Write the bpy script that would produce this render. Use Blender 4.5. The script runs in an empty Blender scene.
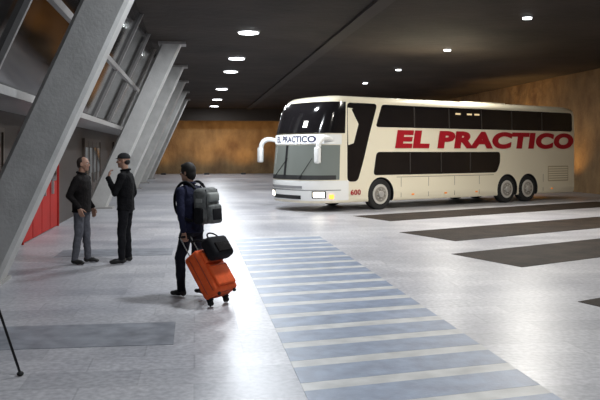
import bpy, bmesh, math, random
import numpy as np
from mathutils import Vector, Matrix, Euler
random.seed(4)
scene = bpy.context.scene
scene.view_settings.view_transform = 'Standard'

# ------------------------------------------------------------------ materials
MATS = {}
def mat(name, col, rough=0.6, metal=0.0, var=0.0, vscale=8.0, bump=0.0, bscale=30.0, emit=None, estr=0.0, spec=0.5, coat=0.0):
    if name in MATS: return MATS[name]
    m = bpy.data.materials.new(name); m.use_nodes = True
    nt = m.node_tree; b = nt.nodes['Principled BSDF']
    b.inputs['Base Color'].default_value = (*col, 1)
    b.inputs['Roughness'].default_value = rough
    b.inputs['Metallic'].default_value = metal
    b.inputs['Specular IOR Level'].default_value = spec
    b.inputs['Coat Weight'].default_value = coat
    if emit:
        b.inputs['Emission Color'].default_value = (*emit, 1)
        b.inputs['Emission Strength'].default_value = estr
    tc = nt.nodes.new('ShaderNodeTexCoord')
    if var > 0:
        n = nt.nodes.new('ShaderNodeTexNoise'); n.inputs['Scale'].default_value = vscale
        n.inputs['Detail'].default_value = 5
        nt.links.new(tc.outputs['Object'], n.inputs['Vector'])
        r = nt.nodes.new('ShaderNodeValToRGB')
        r.color_ramp.elements[0].position = 0.3; r.color_ramp.elements[1].position = 0.7
        r.color_ramp.elements[0].color = (*[c*(1-var) for c in col], 1)
        r.color_ramp.elements[1].color = (*[min(1, c*(1+var)) for c in col], 1)
        nt.links.new(n.outputs['Fac'], r.inputs['Fac'])
        nt.links.new(r.outputs['Color'], b.inputs['Base Color'])
    if bump > 0:
        n2 = nt.nodes.new('ShaderNodeTexNoise'); n2.inputs['Scale'].default_value = bscale
        n2.inputs['Detail'].default_value = 6
        nt.links.new(tc.outputs['Object'], n2.inputs['Vector'])
        bp = nt.nodes.new('ShaderNodeBump'); bp.inputs['Strength'].default_value = bump
        bp.inputs['Distance'].default_value = 0.1
        nt.links.new(n2.outputs['Fac'], bp.inputs['Height'])
        nt.links.new(bp.outputs['Normal'], b.inputs['Normal'])
    MATS[name] = m
    return m

def floor_material():
    m = bpy.data.materials.new('terrazzo_paving'); m.use_nodes = True
    nt = m.node_tree; b = nt.nodes['Principled BSDF']
    tc = nt.nodes.new('ShaderNodeTexCoord')
    mp = nt.nodes.new('ShaderNodeMapping'); mp.inputs['Rotation'].default_value = (0, 0, math.radians(-7.7))
    nt.links.new(tc.outputs['Object'], mp.inputs['Vector'])
    br = nt.nodes.new('ShaderNodeTexBrick')
    br.offset = 0.5
    br.inputs['Scale'].default_value = 1.0
    br.inputs['Brick Width'].default_value = 0.9
    br.inputs['Row Height'].default_value = 0.45
    br.inputs['Mortar Size'].default_value = 0.008
    br.inputs['Color1'].default_value = (0.49, 0.485, 0.50, 1)
    br.inputs['Color2'].default_value = (0.38, 0.38, 0.40, 1)
    br.inputs['Mortar'].default_value = (0.36, 0.36, 0.375, 1)
    nt.links.new(mp.outputs['Vector'], br.inputs['Vector'])
    n = nt.nodes.new('ShaderNodeTexNoise'); n.inputs['Scale'].default_value = 0.45; n.inputs['Detail'].default_value = 7
    n.inputs['Roughness'].default_value = 0.55
    nt.links.new(tc.outputs['Object'], n.inputs['Vector'])
    r = nt.nodes.new('ShaderNodeValToRGB')
    r.color_ramp.elements[0].position = 0.30; r.color_ramp.elements[0].color = (0.70, 0.71, 0.76, 1)
    r.color_ramp.elements[1].position = 0.64; r.color_ramp.elements[1].color = (1.08, 1.07, 1.06, 1)
    nt.links.new(n.outputs['Fac'], r.inputs['Fac'])
    n3 = nt.nodes.new('ShaderNodeTexNoise'); n3.inputs['Scale'].default_value = 18; n3.inputs['Detail'].default_value = 8
    nt.links.new(tc.outputs['Object'], n3.inputs['Vector'])
    r3 = nt.nodes.new('ShaderNodeValToRGB')
    r3.color_ramp.elements[0].position = 0.35; r3.color_ramp.elements[0].color = (0.76, 0.76, 0.78, 1)
    r3.color_ramp.elements[1].position = 0.65; r3.color_ramp.elements[1].color = (1.12, 1.12, 1.12, 1)
    nt.links.new(n3.outputs['Fac'], r3.inputs['Fac'])
    mx = nt.nodes.new('ShaderNodeMixRGB'); mx.blend_type = 'MULTIPLY'; mx.inputs['Fac'].default_value = 1
    nt.links.new(br.outputs['Color'], mx.inputs['Color1']); nt.links.new(r.outputs['Color'], mx.inputs['Color2'])
    mx2 = nt.nodes.new('ShaderNodeMixRGB'); mx2.blend_type = 'MULTIPLY'; mx2.inputs['Fac'].default_value = 1
    nt.links.new(mx.outputs['Color'], mx2.inputs['Color1']); nt.links.new(r3.outputs['Color'], mx2.inputs['Color2'])
    nt.links.new(mx2.outputs['Color'], b.inputs['Base Color'])
    rr = nt.nodes.new('ShaderNodeMapRange'); rr.inputs['To Min'].default_value = 0.28; rr.inputs['To Max'].default_value = 0.46
    nt.links.new(n.outputs['Fac'], rr.inputs['Value']); nt.links.new(rr.outputs['Result'], b.inputs['Roughness'])
    return m

def wall_material():
    m = bpy.data.materials.new('rough_stone_wall'); m.use_nodes = True
    nt = m.node_tree; b = nt.nodes['Principled BSDF']
    tc = nt.nodes.new('ShaderNodeTexCoord')
    v = nt.nodes.new('ShaderNodeTexNoise'); v.inputs['Scale'].default_value = 1.0; v.inputs['Detail'].default_value = 7
    v.inputs['Roughness'].default_value = 0.6
    mp = nt.nodes.new('ShaderNodeMapping'); mp.inputs['Scale'].default_value = (1, 1, 0.6)
    nt.links.new(tc.outputs['Object'], mp.inputs['Vector']); nt.links.new(mp.outputs['Vector'], v.inputs['Vector'])
    r = nt.nodes.new('ShaderNodeValToRGB')
    r.color_ramp.elements[0].position = 0.30; r.color_ramp.elements[0].color = (0.15, 0.085, 0.04, 1)
    r.color_ramp.elements[1].position = 0.70; r.color_ramp.elements[1].color = (0.33, 0.215, 0.10, 1)
    nt.links.new(v.outputs['Fac'], r.inputs['Fac']); nt.links.new(r.outputs['Color'], b.inputs['Base Color'])
    bp = nt.nodes.new('ShaderNodeBump'); bp.inputs['Strength'].default_value = 0.8; bp.inputs['Distance'].default_value = 0.25
    nt.links.new(v.outputs['Fac'], bp.inputs['Height']); nt.links.new(bp.outputs['Normal'], b.inputs['Normal'])
    b.inputs['Roughness'].default_value = 0.85
    return m

# ------------------------------------------------------------------ helpers
def link(ob, parent=None):
    scene.collection.objects.link(ob)
    if parent: ob.parent = parent
    return ob
def empty(name, loc=(0,0,0), rot=(0,0,0)):
    e = bpy.data.objects.new(name, None); e.location = loc; e.rotation_euler = rot
    e.empty_display_size = 0.2
    return link(e)
def mesh_obj(name, verts, faces, m, parent=None, smooth=False, loc=(0,0,0), rot=(0,0,0)):
    me = bpy.data.meshes.new(name); me.from_pydata([tuple(v) for v in verts], [], faces)
    bm = bmesh.new(); bm.from_mesh(me); bmesh.ops.recalc_face_normals(bm, faces=bm.faces); bm.to_mesh(me); bm.free()
    me.materials.append(m)
    if smooth:
        for p in me.polygons: p.use_smooth = True
    ob = bpy.data.objects.new(name, me); ob.location = loc; ob.rotation_euler = rot
    return link(ob, parent)
def bm_obj(name, bm, m, parent=None, smooth=False, loc=(0,0,0), rot=(0,0,0)):
    me = bpy.data.meshes.new(name); bm.to_mesh(me); bm.free()
    me.materials.append(m)
    if smooth:
        for p in me.polygons: p.use_smooth = True
    ob = bpy.data.objects.new(name, me); ob.location = loc; ob.rotation_euler = rot
    return link(ob, parent)
def rbox(name, size, loc, m, bev=0.0, parent=None, rot=(0,0,0), seg=3, smooth=True):
    bm = bmesh.new(); bmesh.ops.create_cube(bm, size=1)
    for v in bm.verts: v.co = Vector((v.co.x*size[0], v.co.y*size[1], v.co.z*size[2]))
    if bev > 0:
        bmesh.ops.bevel(bm, geom=bm.edges[:], offset=bev, segments=seg, affect='EDGES', profile=0.5)
    return bm_obj(name, bm, m, parent, smooth and bev > 0, loc, rot)
def tube(name, pts, r, m, parent=None, radii=None, cyclic=False, bezier=True):
    cu = bpy.data.curves.new(name, 'CURVE'); cu.dimensions = '3D'; cu.bevel_depth = r; cu.bevel_resolution = 3
    cu.use_fill_caps = True
    sp = cu.splines.new('NURBS' if bezier else 'POLY'); sp.points.add(len(pts)-1)
    for i, p in enumerate(pts):
        sp.points[i].co = (*p, 1)
        if radii: sp.points[i].radius = radii[i]
    sp.use_cyclic_u = cyclic
    if bezier: sp.use_endpoint_u = True; sp.order_u = 3
    cu.materials.append(m)
    ob = bpy.data.objects.new(name, cu); link(ob)
    dg = bpy.context.evaluated_depsgraph_get()
    me = bpy.data.meshes.new_from_object(ob.evaluated_get(dg))
    bpy.data.objects.remove(ob)
    for p in me.polygons: p.use_smooth = True
    ob = bpy.data.objects.new(name, me)
    return link(ob, parent)
def apply_mods(ob):
    bpy.context.view_layer.update()
    dg = bpy.context.evaluated_depsgraph_get()
    me = bpy.data.meshes.new_from_object(ob.evaluated_get(dg))
    old = ob.data; ob.modifiers.clear(); ob.data = me
    return ob
def cyl_y(name, r, d, loc, m, parent, seg=40, r2=None, bev=0.0):
    bm = bmesh.new()
    bmesh.ops.create_cone(bm, cap_ends=True, segments=seg, radius1=r, radius2=r2 if r2 is not None else r, depth=d,
                          matrix=Matrix.Rotation(math.radians(90), 4, 'X'))
    if bev > 0:
        es = [e for e in bm.edges if len(e.link_faces) == 2 and any(len(f.verts) > 4 for f in e.link_faces)]
        bmesh.ops.bevel(bm, geom=es, offset=bev, segments=3, affect='EDGES', profile=0.5)
    return bm_obj(name, bm, m, parent, False, loc)

# hall frame: s across (right), t along the hall
A = math.radians(7.7)
def H(s, t, z=0.0):
    return Vector((s*math.cos(A) - t*math.sin(A), s*math.sin(A) + t*math.cos(A), z))

CEIL = 5.5
# ------------------------------------------------------------------ room shell
fl = floor_material(); wm = wall_material()
def slab(name, s0, s1, t0, t1, z0, z1, m, parent=None):
    vs = [H(s0,t0,z0),H(s1,t0,z0),H(s1,t1,z0),H(s0,t1,z0),H(s0,t0,z1),H(s1,t0,z1),H(s1,t1,z1),H(s0,t1,z1)]
    fs = [(0,1,2,3),(4,5,6,7),(0,1,5,4),(1,2,6,5),(2,3,7,6),(3,0,4,7)]
    return mesh_obj(name, vs, fs, m, parent)
FAR = 67
slab('floor', -6, 18.2, -8, FAR+1, -0.2, 0, fl)
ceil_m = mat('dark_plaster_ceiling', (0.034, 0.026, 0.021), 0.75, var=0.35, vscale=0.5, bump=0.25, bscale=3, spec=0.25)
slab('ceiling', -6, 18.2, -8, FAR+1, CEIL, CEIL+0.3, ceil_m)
slab('wall_right', 17.5, 18.2, -8, FAR+0.7, 0, CEIL, wm)
slab('wall_far', -6, 17.5, FAR, FAR+0.7, 0, CEIL, wm)
slab('ceiling_beam', -6, 17.5, FAR-2.0, FAR-1.4, 4.45, CEIL, mat('dark_beam', (0.03,0.024,0.02), 0.8))
beam_m = mat('ceiling_rib', (0.038,0.03,0.025), 0.8)
slab('ceiling_beam', 4.3, 4.7, 6, FAR-2, CEIL-0.08, CEIL, beam_m)

# facade on the left
dark_glass = mat('dark_tinted_glass', (0.012, 0.011, 0.011), 0.06, spec=0.5)
frame_m = mat('painted_steel_frame', (0.30, 0.29, 0.28), 0.45, var=0.1)
inner_m = mat('dark_brown_panel', (0.03, 0.022, 0.018), 0.45, spec=0.3)  # even dark brown with a slight gloss
red_m = mat('red_door_paint', (0.34, 0.012, 0.008), 0.6, var=0.12, vscale=2, spec=0.15)
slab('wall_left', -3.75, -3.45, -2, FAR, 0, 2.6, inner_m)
fac = empty('glass_facade')
slab('canopy', -3.75, -2.45, -2, FAR, 2.6, 2.72, frame_m, fac)
k = 0.449
def lean(s, z): return s + k*(z-2.72)
for i in range(18):
    t0 = 0.0 + i*3.5; t1 = t0+3.42
    za, zb = 2.72, 5.48
    vs = []
    for (t) in (t0, t1):
        vs += [H(lean(-2.65,za),t,za), H(lean(-2.65,zb),t,zb), H(lean(-2.73,zb),t,zb), H(lean(-2.73,za),t,za)]
    mesh_obj('window_%d'%(i+1), vs, [(0,1,2,3),(4,5,6,7),(0,1,5,4),(1,2,6,5),(2,3,7,6),(3,0,4,7)], dark_glass, fac)
    vs = []
    for (t) in (t1, t1+0.08):
        vs += [H(lean(-2.57,za),t,za), H(lean(-2.57,zb),t,zb), H(lean(-2.75,zb),t,zb), H(lean(-2.75,za),t,za)]
    mesh_obj('mullion', vs, [(0,1,2,3),(4,5,6,7),(0,1,5,4),(1,2,6,5),(2,3,7,6),(3,0,4,7)], frame_m, fac)
for z in (4.0,):
    vs = []
    for t in (0, 63):
        vs += [H(lean(-2.56,z),t,z), H(lean(-2.56,z+.09),t,z+.09), H(lean(-2.72,z+.09),t,z+.09), H(lean(-2.72,z),t,z)]
    mesh_obj('transom', vs, [(0,1,2,3),(4,5,6,7),(0,1,5,4),(1,2,6,5),(2,3,7,6),(3,0,4,7)], frame_m, fac)
def door(name, t0, t1, m):
    d = empty(name)
    n = max(1, round((t1-t0)/1.0)); w = (t1-t0)/n
    for i in range(n):
        slab('leaf_%d'%i, -3.45, -3.40, t0+i*w+.03, t0+(i+1)*w-.03, 0.02, 2.2, m, d)
        slab('glazing_%d'%i, -3.40, -3.385, t0+i*w+.18, t0+(i+1)*w-.18, 1.15, 2.0, dark_glass, d)
        slab('handle_%d'%i, -3.385, -3.33, t0+i*w+.10, t0+i*w+.14, 0.85, 1.15, frame_m, d)
    slab('frame_top', -3.45, -3.37, t0-.05, t1+.05, 2.2, 2.28, m, d)
    for j,t in enumerate((t0-.08, t1)):
        slab('frame_side_%d'%j, -3.45, -3.37, t, t+.08, 0.0, 2.28, m, d)
bronze = mat('bronze_door', (0.05,0.035,0.025), 0.45)
door('door_1', 16.2, 20.2, red_m)
door('door_2', 25.0, 29.0, bronze)
door('door_3', 10.5, 14.5, bronze)
door('door_4', 34.0, 38.0, bronze)

# leaning columns
col_m = mat('column_concrete', (0.48, 0.475, 0.46), 0.5, var=0.10, vscale=3, bump=0.08, bscale=20)
for Y in (2.5, 11.0, 26.0, 33.0, 40.0, 47.0, 54.0):
    t = (Y)*1.0 + 0.45
    c = empty('leaning_column')
    sb = -3.03 if Y < 20 else -3.2
    vs = []
    for z in (0.0, CEIL):
        s = sb + k*z
        for ds, dt in ((-.33,-.22),(-.27,-.28),(.27,-.28),(.33,-.22),(.33,.22),(.27,.28),(-.27,.28),(-.33,.22)):
            vs.append(H(s+ds, t+dt, z))
    fs = [tuple(range(8)), tuple(range(8,16))] + [(i,(i+1)%8,8+(i+1)%8,8+i) for i in range(8)]
    mesh_obj('shaft', vs, fs, col_m, c)
    slab('base_plate', -3.3, -2.65, t-.42, t+.42, 0, 0.05, frame_m, c)
    st = sb + k*CEIL
    slab('head_plate', st-.45, st+.45, t-.35, t+.35, CEIL-.08, CEIL-.001, frame_m, c)

# ------------------------------------------------------------------ floor markings
def poly_flat(name, pts, z, th, m, parent=None):
    n = len(pts)
    vs = [Vector((p[0],p[1],z)) for p in pts] + [Vector((p[0],p[1],z+th)) for p in pts]
    fs = [tuple(range(n)), tuple(range(n,2*n))] + [(i,(i+1)%n,n+(i+1)%n,n+i) for i in range(n)]
    return mesh_obj(name, vs, fs, m, parent)
cw = empty('crosswalk')
blue_m = mat('blue_grey_paving', (0.20, 0.245, 0.335), 0.42, var=0.22, vscale=5, bump=0.05)
whit_m = mat('worn_white_paint', (0.47, 0.465, 0.45), 0.45, var=0.2, vscale=4)
tt = 4.2; i = 0
sk = math.tan(math.radians(11))
while tt < 16.5:
    w = 0.45
    a0 = H(0.84, tt); a1 = H(2.72, tt+1.88*sk); a2 = H(2.72, tt+w+1.88*sk); a3 = H(0.84, tt+w)
    poly_flat('stripe_%d'%i, [a0,a1,a2,a3], 0.0, 0.004, blue_m, cw)
    b0 = H(0.84, tt+w); b1 = H(2.72, tt+w+1.88*sk); b2 = H(2.72, tt+.66+1.88*sk); b3 = H(0.84, tt+.66)
    poly_flat('gap_%d'%i, [b0,b1,b2,b3], 0.0, 0.003, whit_m, cw)
    tt += 0.66; i += 1
pb = mat('slate_paving', (0.22, 0.23, 0.26), 0.4, var=0.3, vscale=5)
for (s0,s1,t0,t1) in ((-2.45,-0.4,14.2,15.2), (-2.4,-0.2,7.6,8.6)):
    slab('paving_band', s0, s1, t0, t1, 0.0, 0.004, pb)

# ------------------------------------------------------------------ bus frame
BAYO = Vector((1.1, 25.3, 0)); BA = math.radians(34.7)
def B(a, b, z=0):
    return Vector((BAYO.x + a*math.cos(BA) - b*math.sin(BA), BAYO.y + a*math.sin(BA) + b*math.cos(BA), z))
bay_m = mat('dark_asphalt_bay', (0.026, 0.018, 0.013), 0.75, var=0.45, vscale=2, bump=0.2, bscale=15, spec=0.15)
for (a0,a1,b0,b1) in ((-1.2,10.4,-2.5,-4.4),(-3.2,9.0,-6.7,-8.7),(-5.0,7.5,-10.1,-11.9),(-7.0,5.4,-14.2,-15.8)):  # real bays; the first is widened to paint in shade by the bus
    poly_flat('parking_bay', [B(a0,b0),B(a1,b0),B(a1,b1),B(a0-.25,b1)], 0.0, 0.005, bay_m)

# ------------------------------------------------------------------ bus
BS = 0.949
bus = empty('double_decker_bus', (1.1*BS, 25.3*BS, 0), (0,0,BA)); bus.scale = (BS, BS, 0.975)
W = 2.95; L = 12.65; XD = 0.60; D = 1.55; NN = 2.9
cream = mat('bus_cream_paint', (0.88, 0.81, 0.63), 0.3, coat=0.4)
white = mat('bus_white_paint', (0.90, 0.90, 0.87), 0.3, coat=0.4)
bglass = mat('bus_dark_glass', (0.010, 0.009, 0.010), 0.10, spec=0.6)
wglass = mat('bus_windshield', (0.08, 0.09, 0.09), 0.12, emit=(0.55,0.6,0.52), estr=0.20)  # grey tone and faint emission stand in for the lit interior
rubber = mat('tyre_rubber', (0.015,0.015,0.015), 0.8)
chrome = mat('wheel_metal', (0.60,0.58,0.55), 0.4, 0.5)
blackp = mat('black_plastic', (0.015,0.015,0.016), 0.5)
redp = mat('red_lettering', (0.40, 0.010, 0.02), 0.5, spec=0.3)
lamp_w = mat('headlamp_lens', (0.9,0.9,0.85), 0.15, emit=(1,0.93,0.75), estr=9)
lamp_o = mat('amber_lens', (0.9,0.3,0.03), 0.3, emit=(1,0.35,0.05), estr=2.5)
prof = [(0.28,0.05),(0.34,0.01),(0.6,0.0),(1.0,0.0),(1.6,0.0),(2.2,0.0),(2.8,0.0),(3.3,0.01),(3.5,0.035),(3.6,0.09),(3.68,0.2),(3.72,0.42)]
def inset(z):
    return float(np.interp(z, [p[0] for p in prof], [p[1] for p in prof]))
def rake(z):
    return float(np.interp(z, [0.3,0.9,2.1,2.45,3.2,3.7], [0.03,0.0,0.14,0.16,0.42,0.75]))
def fpt(th, z, off=0.0):
    i = inset(z) - off
    e = 2.0/NN
    sn = max(0.0, math.sin(th)); cs = math.cos(th)
    x = XD - (D - rake(z) - i)*(sn**e)
    hw = W/2 - i
    y = W/2 - hw*math.copysign(abs(cs)**e, cs)
    return Vector((x, y, z))
rings = []
for z, ins in prof:
    ring = []
    for j in range(33):
        ring.append(fpt(math.pi*j/32, z))
    for x in (2, 4, 6, 8, 10, 12.0): ring.append(Vector((x, W-ins, z)))
    xr = L-ins
    ring += [Vector((xr-.08, W-ins-.05, z)), Vector((xr, W-ins-.25, z)), Vector((xr, W/2, z)), Vector((xr, ins+.25, z)), Vector((xr-.08, ins+.05, z))]
    for x in (12.0, 10, 8, 6, 4, 2): ring.append(Vector((x, ins, z)))
    rings.append(ring)
n = len(rings[0]); vs = [v for r in rings for v in r]; fs = []
for r in range(len(rings)-1):
    for j in range(n):
        fs.append((r*n+j, r*n+(j+1)%n, (r+1)*n+(j+1)%n, (r+1)*n+j))
fs.append(tuple(range(n))); fs.append(tuple(range((len(rings)-1)*n, len(rings)*n)))
WHEELS = [(2.0,.53),(8.38,.53),(9.6,.53)]
body = mesh_obj('body', vs, fs, cream, None)
body.data.materials.append(blackp)
bm = bmesh.new()
for (wx, wr) in WHEELS:
    for yy in (0.1, W-0.1):
        bmesh.ops.create_cone(bm, cap_ends=True, segments=40, radius1=.57, radius2=.57, depth=0.9,
            matrix=Matrix.Translation((wx, yy, .5)) @ Matrix.Rotation(math.radians(90),4,'X'))
cut = bm_obj('cut', bm, blackp, None)
md = body.modifiers.new('b','BOOLEAN'); md.operation = 'DIFFERENCE'; md.object = cut; md.solver = 'EXACT'; md.material_mode = 'TRANSFER'
try: md.use_self = True
except Exception: pass
apply_mods(body)
bpy.data.objects.remove(cut)
body.parent = bus
for p in body.data.polygons:
    p.use_smooth = len(p.vertices) == 4
body.data.set_sharp_from_angle(angle=math.radians(35))

def front_patch(name, th0, th1, z0, z1, m, off=0.012, nt=24, nz=8):
    vs=[]; fs=[]
    for i in range(nz+1):
        z = z0+(z1-z0)*i/nz
        for j in range(nt+1):
            vs.append(fpt(th0+(th1-th0)*j/nt, z, off))
    for i in range(nz):
        for j in range(nt):
            a=i*(nt+1)+j; fs.append((a,a+1,a+nt+2,a+nt+1))
    return mesh_obj(name, vs, fs, m, bus, True)
def rounded(pts, r, seg=5):
    out=[]; n=len(pts)
    for i in range(n):
        p=Vector(pts[i]); a=Vector(pts[i-1]); b=Vector(pts[(i+1)%n])
        rr = min(r, (a-p).length*.45, (b-p).length*.45)
        p0=p+(a-p).normalized()*rr; p1=p+(b-p).normalized()*rr
        for s in range(seg+1):
            t=s/seg
            out.append((1-t)**2*p0+2*t*(1-t)*p+t*t*p1)
    return out
def side_patch(name, pts, m, off=0.012, r=0.12, far=False):
    q = rounded(pts, r)
    vs=[]; n=len(q)
    for o in (0.03, -off):
        for p in q:
            y = inset(p[1]) + o
            vs.append((p[0], W-y if far else y, p[1]))
    fs=[tuple(range(n,2*n))]+[(i,(i+1)%n,n+(i+1)%n,n+i) for i in range(n)]
    return mesh_obj(name, vs, fs, m, bus)
# front glazing
front_patch('upper_windshield', 0.04, math.pi-0.04, 2.50, 3.50, bglass)
front_patch('destination_band', 0.10, math.pi-0.10, 2.14, 2.46, white)
front_patch('destination_sign', 0.55, math.pi-0.45, 2.17, 2.44, mat('lit_sign', (0.8,0.8,0.8), 0.4, emit=(0.9,0.95,1.0), estr=0.75), off=0.02)
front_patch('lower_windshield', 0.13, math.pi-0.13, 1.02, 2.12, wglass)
front_patch('windshield_divider', math.pi/2-.01, math.pi/2+.01, 1.02, 2.12, blackp, off=0.02, nt=2)
front_patch('dashboard', 0.2, math.pi-.2, 1.02, 1.16, mat('dash_dark',(0.03,0.03,0.03),.6), off=0.016)  # even dark grey strip along the foot of the windshield
front_patch('front_panel', 0.0, math.pi, 0.36, 0.99, white, off=0.006)
front_patch('lower_grille', 1.15, math.pi-1.2, 0.40, 0.52, blackp, off=0.015)
front_patch('badge_strip', 1.1, math.pi-1.1, 0.74, 0.82, mat('grey_strip',(0.3,0.3,0.3),0.4), off=0.015)
front_patch('bumper_line', 0.1, math.pi-0.1, 0.68, 0.70, mat('line_grey',(0.12,0.12,0.12),.5), off=0.012, nz=2)
for i,(t0,t1) in enumerate(((0.48,0.78),(1.88,2.14))):
    front_patch('headlamp_housing_%d'%i, t0-.04, t1+.04, 0.44, 0.66, blackp, off=0.014)
    front_patch('headlamp_%d'%i, t0, t1, 0.47, 0.63, lamp_w, off=0.02)
    l=bpy.data.lights.new('headlight','SPOT'); l.energy=60; l.color=(1,.95,.82); l.spot_size=math.radians(80); l.spot_blend=1; l.shadow_soft_size=.08
    o=bpy.data.objects.new('headlight',l); link(o,bus); p=fpt((t0+t1)/2,.55,.10); o.location=p
    o.rotation_euler=Vector((-1,-.1 if i==0 else .1,-.12)).to_track_quat('-Z','Y').to_euler()
for i,(t0,t1) in enumerate(((0.25,0.36),(2.3,2.42))):
    front_patch('indicator_%d'%i, t0, t1, 0.42, 0.55, lamp_o, off=0.02)
for i,t in enumerate((1.2,1.9)):
    p0 = fpt(t,1.05,.04); p1 = fpt(t-.35,1.7,.04)
    tube('wiper_%d'%i, [p0,(p0+p1)/2,p1], .012, blackp, bus, bezier=False)
reflection_m = mat('lamp_reflection', (1,1,1), .4, emit=(1,.98,.9), estr=4)
front_patch('lamp_reflection', 1.12, 1.24, 2.68, 2.88, reflection_m, off=0.03)  # glowing patch on the glass, painted in as a lamp's reflection
# side glazing
pil = mat('pillar_grey',(0.05,0.045,0.04),.4)
seam = mat('panel_seam',(0.24,0.21,0.15),.5)
for far in (False, True):
    sfx = '_far' if far else ''
    side_patch('cab_glass'+sfx, [(0.55,0.95),(0.98,0.95),(1.22,1.6),(1.46,2.4),(1.84,3.48),(0.55,3.48)], bglass, r=.15, far=far)
    side_patch('upper_windows'+sfx, [(1.76,2.72),(12.35,2.72),(12.35,3.46),(2.05,3.46)], bglass, r=.12, far=far)
    side_patch('lower_windows'+sfx, [(1.66,1.14),(7.75,1.14),(7.95,1.5),(7.95,1.90),(1.80,1.90)], bglass, r=.14, far=far)
    for i,x in enumerate((3.5,5.2,6.9,8.6,10.4)):
        side_patch('upper_pillar_%d%s'%(i,sfx), [(x,2.74),(x+.05,2.74),(x+.05,3.42),(x,3.42)], pil, off=0.018, r=.005, far=far)
    for i,x in enumerate((3.3,4.8,6.3)):
        side_patch('lower_pillar_%d%s'%(i,sfx), [(x,1.2),(x+.04,1.2),(x+.04,1.88),(x,1.88)], pil, off=0.018, r=.005, far=far)
    for i,x in enumerate((5.55,6.15,6.55)):
        side_patch('cabin_light_%d%s'%(i,sfx), [(x,3.22),(x+.26,3.22),(x+.26,3.28),(x,3.28)], mat('cabin_glow',(.5,.4,.25),.4,emit=(1,.75,.4),estr=.6), off=0.016, r=.01, far=far)
    for i,x in enumerate((2.9,4.2,5.5,6.8,10.5)):
        side_patch('hatch_seam_%d%s'%(i,sfx), [(x,.38),(x+.02,.38),(x+.02,1.04),(x,1.04)], seam, off=0.004, r=.002, far=far)
    side_patch('hatch_rail'+sfx, [(2.7,1.05),(7.6,1.05),(7.6,1.07),(2.7,1.07)], seam, off=0.004, r=.002, far=far)
    side_patch('engine_vent'+sfx, [(10.8,.75),(12.1,.75),(12.1,1.35),(10.8,1.35)], mat('vent_tan',(0.5,0.42,0.28),.5), off=0.006, r=.04, far=far)
    for i in range(6):
        z=.80+i*.09
        side_patch('vent_slat_%d%s'%(i,sfx), [(10.85,z),(12.05,z),(12.05,z+.05),(10.85,z+.05)], cream, off=0.015, r=.005, far=far)
    for i,x in enumerate((3.4,5.0,6.6,11.0)):
        side_patch('marker_%d%s'%(i,sfx), [(x,.44),(x+.12,.44),(x+.12,.49),(x,.49)], mat('dim_amber',(.6,.2,.03),.3,emit=(1,.35,.05),estr=.4), off=0.01, r=.01, far=far)
rbox('rear_window', (0.03, 2.2, .7), (L+.0, W/2, 3.05), bglass, .01, bus)
for i,y in enumerate((.25, W-.25)):
    rbox('tail_lamp_%d'%i, (0.04,.18,.5), (L+.01,y,.95), mat('tail_red',(0.5,0.02,0.02),.3,emit=(1,.02,.02),estr=.5), .01, bus)
rbox('roof_air_unit', (2.2,1.5,.08), (8.0,W/2,3.74), cream, .03, bus)
def text_on_side(name, txt, x0, x1, z0, z1, m, shear=0.25, off=0.02, bold=0.02):
    cu = bpy.data.curves.new(name,'FONT'); cu.body = txt; cu.extrude = 0.004; cu.shear = shear; cu.offset = bold
    cu.space_word = 0.8; cu.space_character = 1.10
    ob = bpy.data.objects.new(name, cu); link(ob)
    bpy.context.view_layer.update()
    dg = bpy.context.evaluated_depsgraph_get()
    me = bpy.data.meshes.new_from_object(ob.evaluated_get(dg)); bpy.data.objects.remove(ob)
    co = np.array([v.co[:] for v in me.vertices]); mn = co.min(0); mx = co.max(0)
    for v in me.vertices:
        x = x0 + (v.co.x-mn[0])/(mx[0]-mn[0])*(x1-x0)
        z = z0 + (v.co.y-mn[1])/(mx[1]-mn[1])*(z1-z0)
        v.co = (x, -off - v.co.z, z)
    me.materials.clear(); me.materials.append(m)
    return link(bpy.data.objects.new(name, me), bus)
text_on_side('side_lettering', 'EL PRACTICO', 2.62, 12.42, 2.02, 2.64, redp, bold=0.06, shear=0.10)
text_on_side('fleet_number', '600', 0.68, 1.10, 0.52, 0.69, redp, shear=0)
def text_front(txt, y0, y1, z0, z1, m):
    cu = bpy.data.curves.new('t','FONT'); cu.body = txt; cu.offset = .03
    ob = bpy.data.objects.new('t', cu); link(ob); bpy.context.view_layer.update()
    dg = bpy.context.evaluated_depsgraph_get()
    me = bpy.data.meshes.new_from_object(ob.evaluated_get(dg)); bpy.data.objects.remove(ob)
    co = np.array([v.co[:] for v in me.vertices]); mn = co.min(0); mx = co.max(0)
    for v in me.vertices:
        f=(v.co.x-mn[0])/(mx[0]-mn[0]); z = z0+(v.co.y-mn[1])/(mx[1]-mn[1])*(z1-z0)
        y = y1+(y0-y1)*f
        c = (W/2-y)/(W/2-inset(z)); th = math.acos(max(-1,min(1,math.copysign(abs(c)**(NN/2),c))))
        v.co = fpt(th,z,.03)
    me.materials.clear(); me.materials.append(m)
    return link(bpy.data.objects.new('front_lettering', me), bus)
text_front('EL PRACTICO', .30, W-.80, 2.20, 2.41, mat('dark_letter',(0.02,0.02,0.08),.5))
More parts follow.
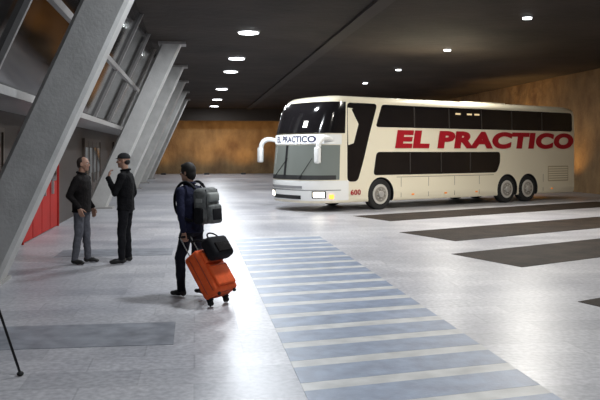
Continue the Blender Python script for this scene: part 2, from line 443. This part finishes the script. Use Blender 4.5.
for wi,(wx, wr) in enumerate(WHEELS):
    for si,(y0,sg) in enumerate(((0.04,1),(W-0.04,-1))):
        w = empty('wheel_%d_%d'%(wi,si)); w.parent = bus; w.location=(wx, y0+sg*.15, .507)
        cyl_y('tyre', .505, .30, (0,0,0), rubber, w, bev=.04)
        cyl_y('rim', .33, .02, (0,-sg*.152,0), mat('rim_white',(0.62,0.6,0.55),.4,.1), w)
        cyl_y('rim_dish', .25, .02, (0,-sg*.165,0), mat('rim_dark',(0.36,0.34,0.30),.4,.4), w)
        cyl_y('hub', .11, .09, (0,-sg*.19,0), chrome, w, bev=.02)
        for q in range(8):
            an=q*math.pi/4
            cyl_y('nut_%d'%q, .022, .05, (.17*math.cos(an), -sg*.18, .17*math.sin(an)), chrome, w, seg=8)
def mirror(name, pts, hp):
    m = empty(name); m.parent = bus
    tube('arm', pts, .07, white, m, radii=[1,1.1,1.3,1.2,1.0])
    rbox('head', (.16,.24,.52), hp, white, .06, m)
    rbox('glass', (.01,.18,.42), (hp[0]+.083,hp[1],hp[2]), mat('mirror_glass',(.5,.5,.5),.05,1), .0, m)
mirror('mirror_near', [(.05,.10,2.25),(-.30,.02,2.36),(-.58,.0,2.26),(-.66,.0,1.95),(-.66,.0,1.7)], (-.66,.0,1.80))
mirror('mirror_far', [(-.3,W-.15,2.25),(-.55,W+.02,2.36),(-.78,W+.18,2.26),(-.82,W+.24,1.95),(-.82,W+.24,1.7)], (-.82,W+.24,1.80))

# ------------------------------------------------------------------ people
def add_cap(bm, p0, p1, r0, r1, seg=14):
    p0=Vector(p0); p1=Vector(p1); d=p1-p0
    bmesh.ops.create_uvsphere(bm, u_segments=seg, v_segments=8, radius=r0, matrix=Matrix.Translation(p0))
    if d.length>1e-5:
        bmesh.ops.create_uvsphere(bm, u_segments=seg, v_segments=8, radius=r1, matrix=Matrix.Translation(p1))
        q = Vector((0,0,1)).rotation_difference(d.normalized()).to_matrix().to_4x4()
        bmesh.ops.create_cone(bm, cap_ends=True, segments=seg, radius1=r0, radius2=r1, depth=d.length,
                              matrix=Matrix.Translation((p0+p1)/2)@q)
def add_ell(bm, c, r, rot=None):
    M = Matrix.Translation(c)
    if rot: M = M @ Euler(rot).to_matrix().to_4x4()
    M = M @ Matrix.Diagonal((*r,1))
    bmesh.ops.create_uvsphere(bm, u_segments=24, v_segments=14, radius=1, matrix=M)
def add_loft(bm, secs, seg=24):
    rs=[]
    for (cx,cy,z,rx,ry) in secs:
        rs.append([bm.verts.new((cx+rx*math.copysign(abs(math.cos(a))**.85,math.cos(a)), cy+ry*math.copysign(abs(math.sin(a))**.85,math.sin(a)), z)) for a in [2*math.pi*i/seg for i in range(seg)]])
    for a,b in zip(rs,rs[1:]):
        for i in range(seg): bm.faces.new((a[i],a[(i+1)%seg],b[(i+1)%seg],b[i]))
    bm.faces.new(rs[0][::-1]); bm.faces.new(rs[-1])
def finish(name, bm, voxel, mats, classify, parent, smooth_it=4, disp=0.0, floorclamp=False):
    me = bpy.data.meshes.new(name); bm.to_mesh(me); bm.free()
    ob = bpy.data.objects.new(name, me); link(ob, None)
    m = ob.modifiers.new('r','REMESH'); m.mode='VOXEL'; m.voxel_size=voxel; m.use_smooth_shade=True
    s = ob.modifiers.new('s','SMOOTH'); s.iterations=smooth_it; s.factor=.5
    if disp>0:
        tx = bpy.data.textures.new(name+'_folds','CLOUDS'); tx.noise_scale=.09
        d = ob.modifiers.new('d','DISPLACE'); d.texture=tx; d.strength=disp; d.mid_level=.5
    apply_mods(ob); me = ob.data
    me.materials.clear()
    for x in mats: me.materials.append(x)
    if floorclamp:
        for v in me.vertices:
            if v.co.z < 0.0: v.co.z = 0.0
    cs = np.array([p.center[:] for p in me.polygons]); idx = classify(cs)
    for p,i in zip(me.polygons, idx): p.material_index=int(i); p.use_smooth=True
    ob.parent = parent
    return ob
def segdist(P, p0, p1, r0, r1):
    p0=np.array(p0,float); p1=np.array(p1,float); d=p1-p0; L2=max(1e-9,(d*d).sum())
    t=np.clip(((P-p0)@d)/L2,0,1); q=p0+t[:,None]*d
    return np.linalg.norm(P-q,axis=1)-(r0+(r1-r0)*t)

def make_hand(parent, wrist, d, n, sgn, skin, curl=0.5, scale=1.0, name='hand'):
    d=Vector(d).normalized(); n=Vector(n); n=(n-d*n.dot(d)).normalized(); s=d.cross(n)*sgn
    w=Vector(wrist); bm=bmesh.new()
    P=lambda a,b,c: w+(d*a+s*b+n*c)*scale
    add_cap(bm, P(-.03,0,0), P(.01,0,0), .027*scale, .026*scale)
    for b in (-.028,-.01,.010,.028):
        add_cap(bm, P(.015,b*.7,0), P(.085,b,0), .0155*scale, .0135*scale)
    for b,ln in ((.030,.070),(.010,.078),(-.010,.073),(-.029,.058)):
        p=P(.088,b,0); ang=curl*.5
        for kk,(fr,r) in enumerate(((.45,.0092),(.32,.0085),(.23,.0075))):
            dirv=d*math.cos(ang)+n*math.sin(ang)
            q=p+dirv*ln*fr*scale
            add_cap(bm,p,q,r*scale,(r-.0008)*scale,10); p=q; ang+=curl
    p=P(.02,.026,.004); 
    for kk,(v,ln,r) in enumerate((((.7,.7,.25),.042,.0125),((.85,.35,.4),.032,.0105),((.9,.1,.5),.026,.0092))):
        dv=(d*v[0]+s*v[1]+n*v[2]).normalized(); q=p+dv*ln*scale
        add_cap(bm,p,q,r*scale,(r-.001)*scale,10); p=q
    return finish(name,bm,.0042,[skin],lambda c: np.zeros(len(c)),parent,2)

def make_head(parent, pos, yaw, pitch, skin, hairm, hair='short', s=1.0):
    e = empty('head'); e.parent=parent; e.location=pos; e.rotation_euler=(pitch,0,yaw); e.scale=(s,s,s)
    bm=bmesh.new()
    add_ell(bm,(0,-.008,.035),(.076,.096,.088))
    add_ell(bm,(0,.022,-.02),(.064,.070,.075))
    add_ell(bm,(0,.040,-.062),(.046,.048,.046))
    add_ell(bm,(0,.070,-.088),(.022,.018,.018))
    add_ell(bm,(0,.078,.036),(.052,.016,.012))
    add_cap(bm,(0,.090,.018),(0,.108,-.018),.008,.0125)
    add_ell(bm,(.011,.096,-.022),(.009,.010,.007)); add_ell(bm,(-.011,.096,-.022),(.009,.010,.007))
    add_ell(bm,(.042,.058,-.018),(.022,.02,.02)); add_ell(bm,(-.042,.058,-.018),(.022,.02,.02))
    add_ell(bm,(0,.084,-.047),(.024,.010,.006)); add_ell(bm,(0,.083,-.058),(.020,.010,.006))
    for sx in (-1,1):
        add_ell(bm,(sx*.079,-.008,-.002),(.009,.020,.031),(0,0,sx*.3))
    add_cap(bm,(0,-.015,-.05),(0,-.03,-.16),.054,.058)
    lip = mat('lip',(0.32,0.12,0.09),.5)
    def cl(c):
        i=np.zeros(len(c)); i[(np.abs(c[:,0])<.024)&(c[:,1]>.078)&(c[:,2]<-.043)&(c[:,2]>-.062)]=1
        return i
    finish('face',bm,.0055,[skin,lip],cl,e,2)
    eyew=mat('eye_white',(.7,.68,.64),.2); eyed=mat('iris',(.03,.02,.015),.2)
    for j,sx in enumerate((-1,1)):
        b=bmesh.new(); add_ell(b,(sx*.031,.0795,.012),(.013,.009,.008)); bm_obj('eye_%d'%j,b,eyew,e,True)
        b=bmesh.new(); add_ell(b,(sx*.031,.086,.012),(.006,.004,.006)); bm_obj('iris_%d'%j,b,eyed,e,True)
        b=bmesh.new(); add_ell(b,(sx*.031,.093,.036),(.020,.005,.004)); bm_obj('brow_%d'%j,b,hairm,e,True)
    bm=bmesh.new()
    if hair=='short':
        add_ell(bm,(0,-.018,.036),(.083,.098,.098)); add_ell(bm,(0,-.055,-.01),(.066,.056,.07))
    elif hair=='full':
        add_ell(bm,(0,-.018,.040),(.088,.104,.108)); add_ell(bm,(0,-.055,-.02),(.074,.062,.085)); add_ell(bm,(0,.045,.098),(.06,.045,.03))
    elif hair=='cropped':
        add_ell(bm,(0,-.022,.032),(.0785,.092,.092)); add_ell(bm,(0,-.055,-.01),(.064,.052,.062))
    elif hair=='cap':
        add_ell(bm,(0,-.055,-.005),(.068,.055,.055))
    finish('hair',bm,.006,[hairm],lambda c:np.zeros(len(c)),e,3,disp=.006)
    if hair=='cap':
        cm=mat('cap_fabric',(.012,.012,.014),.8)
        bm=bmesh.new()
        add_ell(bm,(0,-.008,.062),(.086,.106,.080))
        bmesh.ops.bisect_plane(bm,geom=bm.verts[:]+bm.edges[:]+bm.faces[:],plane_co=(0,0,.045),plane_no=(0,0,1),clear_inner=True)
        bm_obj('cap_crown',bm,cm,e,True)
        bm=bmesh.new(); add_ell(bm,(0,.080,.047),(.064,.052,.007),(-.12,0,0)); bm_obj('cap_brim',bm,cm,e,True)
    return e

def make_person(name, loc, yaw, P, top, trous, shoe, skin, hairm, hair, hscale=1.0, headyaw=0, headpitch=0, hem=.86, girth=1.0):
    e = empty(name, loc, (0,0,yaw)); e.scale=(hscale,)*3
    bm=bmesh.new(); caps=[]
    def C(p0,p1,r0,r1,m): add_cap(bm,p0,p1,r0,r1); caps.append((p0,p1,r0,r1,m))
    lx=P.get('lean',0.0)
    g=girth
    secs=[(0,0,hem,.170*g,.128*g),(0,0,.95,.172*g,.132*g),(0,lx*.2,1.05,.166*g,.128*g),(0,lx*.4,1.16,.170*g,.128*g),(0,lx*.7,1.28,.186*g,.132*g),(0,lx*.9,1.37,.192,.120),(0,lx,1.43,.165,.095),(0,lx,1.47,.095,.072),(0,lx,1.515,.066,.064)]
    add_loft(bm,secs)
    caps.append(((0,0,hem+.12),(0,lx,1.40),.14,.14,0)); caps.append(((-.08,0,.97),(.08,0,.97),.125,.125,0)); caps.append(((0,lx,1.40),(0,lx,1.5),.12,.07,0))
    add_ell(bm,(0,0,.90),(.158,.118,.11)); caps.append(((-.06,0,.86),(.06,0,.86),.10,.10,1))
    for side in ('l','r'):
        hip,kn,an=P['leg_'+side]
        C(hip,kn,.094,.070,1); C(kn,an,.070,.055,1)
        mid=(Vector(kn)*.65+Vector(an)*.35); C(kn,tuple(mid+Vector((0,-.012,0))),.066,.064,1)
        fy=P.get('foot_'+side,0.0)
        c=Vector(an); R=Matrix.Rotation(fy,3,'Z')
        for (o,r) in (((0,-.02,-.045),(.042,.055,.048)),((0,.07,-.055),(.046,.085,.042)),((0,.14,-.062),(.040,.055,.032))):
            q=c+R@Vector(o); M=Matrix.Translation(q)@Matrix.Rotation(fy,4,'Z')@Matrix.Diagonal((*r,1))
            bmesh.ops.create_uvsphere(bm,u_segments=20,v_segments=12,radius=1,matrix=M)
        a=c+R@Vector((0,-.02,-.05)); b=c+R@Vector((0,.15,-.06)); caps.append((tuple(a),tuple(b),.046,.04,2))
        sh,el,wr=P['arm_'+side]
        C(sh,el,.066,.053,0); C(el,wr,.053,.040,0)
        sgx = -1 if side=='l' else 1
        C((sgx*.10,lx,1.415),sh,.07,.068,0)
    def cl(c):
        Dm=np.stack([segdist(c,a,b,r0,r1) for (a,b,r0,r1,m) in caps],1); ms=np.array([m for *_,m in caps])
        r=ms[Dm.argmin(1)]
        tor=(np.abs(c[:,0])<.21)&(c[:,2]>hem)&(c[:,2]<1.1)&(r==1); r[tor]=0
        return r
    finish('body',bm,.012,[top,trous,shoe],cl,e,4,disp=.022,floorclamp=True)
    tube('collar',[(.075*math.cos(a),lx+.075*math.sin(a)-.005,1.505+.012*math.sin(-a)) for a in [2*math.pi*i/10 for i in range(10)]],.018,top,e,cyclic=True)
    tube('hem',[(.172*g*math.cos(a),.132*g*math.sin(a),hem+.01) for a in [2*math.pi*i/16 for i in range(16)]],.014,top,e,cyclic=True)
    make_head(e,(0,lx+.03,1.645),headyaw,headpitch,skin,hairm,hair)
    for side in ('l','r'):
        hd=P['hand_'+side]
        sh,el,wr=P['arm_'+side]
        make_hand(e,Vector(wr)+Vector(hd[0]).normalized()*.025,hd[0],hd[1],hd[3],skin,hd[2],1.0,'hand_'+side)
        dd=(Vector(wr)-Vector(el)).normalized()
        tube('cuff_'+side,[tuple(Vector(wr)-dd*.03),tuple(Vector(wr)+dd*.02)],.043,top,e,bezier=False)
    return e

skin=mat('skin',(.40,.22,.15),.55,var=.06)
hair_d=mat('dark_hair',(.012,.009,.007),.7,var=.3,vscale=60)
hair_g=mat('grey_brown_hair',(.035,.025,.02),.7,var=.3,vscale=60)
blackj=mat('black_jacket_cloth',(.006,.006,.007),.9,var=.3,bump=.2,spec=.15)
charc=mat('charcoal_jacket_cloth',(.012,.010,.010),.9,var=.3,bump=.2,spec=.15)
navy=mat('navy_jacket_cloth',(.014,.016,.040),.85,var=.3,bump=.2,spec=.2)
jeans=mat('grey_denim',(.10,.10,.115),.85,var=.2,vscale=20,spec=.2)
dtrou=mat('dark_trousers_cloth',(.009,.009,.011),.9,var=.2,spec=.15)
ntrou=mat('navy_trousers_cloth',(.012,.013,.02),.9,var=.2,spec=.15)
shoeb=mat('black_leather',(.010,.009,.008),.5)

P1={'lean':.0,
 'leg_l':((-.095,0,.88),(-.11,.03,.49),(-.13,.05,.10)),'leg_r':((.095,0,.88),(.11,.0,.49),(.125,-.06,.10)),'foot_l':.15,'foot_r':-.25,
 'arm_l':((-.19,0,1.40),(-.26,-.06,1.13),(-.22,.09,.93)),'arm_r':((.19,0,1.40),(.26,-.10,1.14),(.215,.05,.95)),
 'hand_l':((.1,.25,-.9),(1,0,0),.35,-1),'hand_r':((-.15,.3,-.9),(-1,0,0),.35,1)}
make_person('standing_man',(-3.62,12.95,0),math.radians(-100),P1,charc,jeans,shoeb,skin,hair_g,'cropped',1.0,headyaw=math.radians(4),girth=1.06)
P2={'lean':.01,
 'leg_l':((-.095,0,.88),(-.12,.03,.49),(-.15,.02,.10)),'leg_r':((.095,0,.88),(.11,.03,.49),(.13,.0,.10)),'foot_l':.3,'foot_r':-.3,
 'arm_l':((-.19,.01,1.40),(-.24,.10,1.14),(-.12,.25,1.37)),'arm_r':((.19,0,1.40),(.26,-.05,1.13),(.24,.05,.88)),
 'hand_l':((.5,-.05,1),(.6,-.8,0),.6,1),'hand_r':((-.05,.2,-1),(-1,0,0),.4,1)}
make_person('standing_man',(-2.91,13.05,0),math.radians(84),P2,blackj,dtrou,shoeb,skin,hair_d,'cap',1.03,headyaw=math.radians(6))
YW=math.radians(58)
fw=Vector((-math.sin(YW),math.cos(YW),0))
TX=-1.385
P3={'lean':.05,
 'leg_l':((-.095,0,.88),(-.10,.13,.50),(-.10,.10,.10)),'leg_r':((.095,0,.88),(.10,.0,.49),(.10,-.16,.12)),
 'arm_l':((-.19,.04,1.40),(-.27,-.03,1.13),(-.262,-.075,.90)),'arm_r':((.19,.04,1.40),(.25,.02,1.12),(.24,.12,.88)),
 'hand_l':((.02,-.12,-1),(1,0,0),1.1,-1),'hand_r':((-.05,.2,-1),(-1,0,0),.5,1)}
trav=make_person('walking_traveler',(TX,10.03,0),YW,P3,navy,ntrou,shoeb,skin,hair_d,'full',.96,headyaw=math.radians(10),headpitch=math.radians(-3))

gry=mat('grey_nylon',(.13,.135,.13),.8,var=.45,vscale=15)
blk=mat('black_nylon',(.010,.010,.012),.8,var=.2,vscale=15,spec=.2)
lgn=mat('light_grey_nylon',(.28,.29,.27),.7)
bp=empty('backpack',(TX,10.03,0),(0,0,YW))
rbox('main_compartment',(.33,.22,.46),(0,-.235,1.17),gry,.08,bp,rot=(math.radians(-5),0,0),seg=5)
rbox('front_pocket',(.25,.09,.24),(0,-.36,1.07),gry,.04,bp,rot=(math.radians(-5),0,0),seg=4)
rbox('front_panel',(.17,.02,.14),(0,-.405,1.07),blk,.008,bp,rot=(math.radians(-5),0,0),seg=4)
rbox('top_pocket',(.22,.07,.12),(0,-.335,1.28),lgn,.03,bp,rot=(math.radians(-5),0,0))
for sx in (-1,1):
    rbox('side_pocket_%d'%(sx+1),(.05,.13,.2),(sx*.17,-.245,1.05),blk,.022,bp)
    rbox('side_stripe_%d'%(sx+1),(.012,.10,.05),(sx*.165,-.245,1.24),lgn,.004,bp)
    tube('strap_%d'%(sx+1),[(sx*.10,-.13,1.38),(sx*.115,-.05,1.465),(sx*.12,.06,1.47),(sx*.13,.155,1.38),(sx*.14,.185,1.23),(sx*.165,.12,1.06),(sx*.16,-.02,1.00),(sx*.15,-.13,.98)],.018,blk,bp)
    tube('piping_%d'%(sx+1),[(sx*.12,-.32,.97),(sx*.13,-.345,1.18),(sx*.11,-.31,1.38)],.006,blk,bp)
tube('haul_loop',[(-.03,-.16,1.40),(-.02,-.17,1.45),(.02,-.17,1.45),(.03,-.16,1.40)],.008,blk,bp)

org=mat('orange_fabric',(.74,.11,.028),.7,var=.12,vscale=12,bump=.1,spec=.2)
orgd=mat('dark_orange_trim',(.36,.045,.015),.6)
TL=math.radians(-36)
hand_w=Vector((TX-.055,9.76,0)); so=hand_w - fw*.605
SL=(so.x,so.y,.108)
sc=empty('rolling_suitcase',SL,(TL,0,YW))
rbox('shell',(.43,.24,.58),(0,0,.32),org,.045,sc,seg=5)
rbox('front_pocket_large',(.34,.05,.28),(0,-.135,.23),org,.02,sc)
rbox('front_pocket_small',(.34,.045,.15),(0,-.13,.48),org,.018,sc)
for i,(y) in enumerate((-.075,.03)):
    n=[(-.217,y,.08),(-.217,y,.56),(-.17,y,.612),(.17,y,.612),(.217,y,.56),(.217,y,.08),(.17,y,.028),(-.17,y,.028)]
    tube('zip_%d'%i,n,.006,orgd,sc,cyclic=True,bezier=False)
tube('pocket_zip_0',[(-.15,-.162,.35),(.15,-.162,.35)],.005,orgd,sc,bezier=False)
tube('pocket_zip_1',[(-.15,-.155,.54),(.15,-.155,.54)],.005,orgd,sc,bezier=False)
tube('top_grip',[(-.08,-.02,.60),(-.06,-.02,.645),(.06,-.02,.645),(.08,-.02,.60)],.011,blk,sc)
for sx in (-1,1):
    tube('rod_%d'%(sx+1),[(sx*.10,.085,.55),(sx*.10,.085,.90)],.008,mat('rod_grey',(.2,.2,.2),.4,.7),sc,bezier=False)
    wl=empty('wheel_%d'%(sx+1)); wl.parent=sc; wl.location=(sx*.15,.10,-.012); wl.rotation_euler=(0,0,math.radians(90))
    cyl_y('tyre',.036,.03,(0,0,0),rubber,wl,seg=24)
    rbox('wheel_mount_%d'%(sx+1),(.06,.07,.06),(sx*.15,.085,.03),blk,.012,sc)
    rbox('foot_%d'%(sx+1),(.04,.03,.04),(sx*.15,-.08,.02),blk,.008,sc)
tube('pull_grip',[(-.11,.085,.905),(.11,.085,.905)],.014,blk,sc,bezier=False)
bg=empty('black_travel_bag',SL,(TL,0,YW))
rbox('bag_body',(.38,.17,.28),(.03,-.245,.53),blk,.055,bg,seg=5)
rbox('bag_pocket',(.26,.03,.13),(.03,-.335,.50),charc,.012,bg)
tube('bag_handle_0',[(-.08,-.20,.65),(-.07,-.12,.74),(-.02,.04,.80),(.06,.06,.80),(.10,-.12,.74),(.11,-.20,.65)],.010,blk,bg)
tube('bag_handle_1',[(-.08,-.28,.65),(-.06,-.25,.74),(.10,-.25,.74),(.12,-.28,.65)],.010,blk,bg)

tri=empty('camera_tripod')
ap=Vector((-2.79,6.45,1.45)); mt=mat('black_anodised_metal',(.012,.012,.013),.35,.3)
for i,an in enumerate((0,120,240)):
    ft=Vector((ap.x+.48*math.cos(math.radians(an)),ap.y+.48*math.sin(math.radians(an)),.02))
    md=ap.lerp(ft,.45)
    tube('leg_upper_%d'%i,[ap,md],.017,mt,tri,bezier=False); tube('leg_lower_%d'%i,[md,ft],.011,mt,tri,bezier=False)
    b=bmesh.new(); add_ell(b,ft,(.028,.028,.02)); bm_obj('rubber_foot_%d'%i,b,rubber,tri,True)
tube('centre_post',[(ap.x,ap.y,.9),(ap.x,ap.y,1.6)],.014,mt,tri,bezier=False)
rbox('head',(.12,.10,.05),(ap.x,ap.y,1.62),mt,.01,tri)

# ------------------------------------------------------------------ lights
em=mat('lamp_diffuser',(1,1,1),.5,emit=(0.93,0.97,1.0),estr=9)
ring_m=mat('lamp_trim',(.3,.3,.3),.4)
def downlight(s,t,r,power,col=(0.90, 0.95, 1.0)):
    e=empty('ceiling_downlight',H(s,t,CEIL))
    bm=bmesh.new(); bmesh.ops.create_cone(bm,cap_ends=True,segments=32,radius1=r,radius2=r,depth=.05)
    bm_obj('diffuser',bm,em,e,False,(0,0,-.045))
    bm=bmesh.new(); bmesh.ops.create_cone(bm,cap_ends=True,segments=32,radius1=r*1.12,radius2=r*1.2,depth=.04)
    bm_obj('trim',bm,ring_m,e,False,(0,0,-.02))
    l=bpy.data.lights.new('lamp','AREA'); l.shape='DISK'; l.size=r*2; l.energy=power; l.color=col
    o=bpy.data.objects.new('lamp',l); link(o,e); o.location=(0,0,-.08)
for t,p in ((3.5,190),(10.5,225),(17.0,300),(23.6,320),(30.2,270),(35.2,250)):
    downlight(1.62,t,.30,p)
for t in (45.0,54.0,62.0):
    downlight(1.55,t,.32,230)
for t,p in ((13.3,180),(20.0,560),(26.7,300),(33.4,230),(40.1,180),(52,160)):
    downlight(8.87,t,.12,p,(1.0,.96,.88))
wf=mat('washer_housing',(.03,.03,.03),.5)
def washer(s,t,power,ds,dt):
    e=empty('wall_washer',H(s,t,0))
    rbox('housing',(.4,.2,.14),(0,0,.07),wf,.02,e)
    l=bpy.data.lights.new('lamp','SPOT'); l.energy=power; l.color=(1.0,.58,.19); l.spot_size=math.radians(100); l.spot_blend=.9; l.shadow_soft_size=.12
    o=bpy.data.objects.new('lamp',l); link(o,e); o.location=(0,0,.2)
    d=(H(s+ds,t+dt,2.6)-H(s,t,0)); d.z=3.6
    o.rotation_euler=d.to_track_quat('-Z','Y').to_euler()
for t,p in ((34,200),(39.0,1100),(45,380),(53,300)):
    washer(16.3,t,p,1.2,0)
for s,p in ((-2.5,200),(1.0,330),(4.0,450),(8,330),(12,330)):
    washer(s,FAR-2.6,p,0,2.6)

w=bpy.data.worlds.new('night'); scene.world=w; w.use_nodes=True
w.node_tree.nodes['Background'].inputs['Color'].default_value=(.50,.6,.80,1)
w.node_tree.nodes['Background'].inputs['Strength'].default_value=.13

# ------------------------------------------------------------------ camera
cam=bpy.data.cameras.new('camera'); co=bpy.data.objects.new('camera',cam); link(co)
co.location=(0,0,1.85); co.rotation_euler=(math.radians(90),0,0)
cam.sensor_width=36; cam.lens=781/600*36; cam.shift_y=-48/600; cam.clip_end=200
scene.camera=co
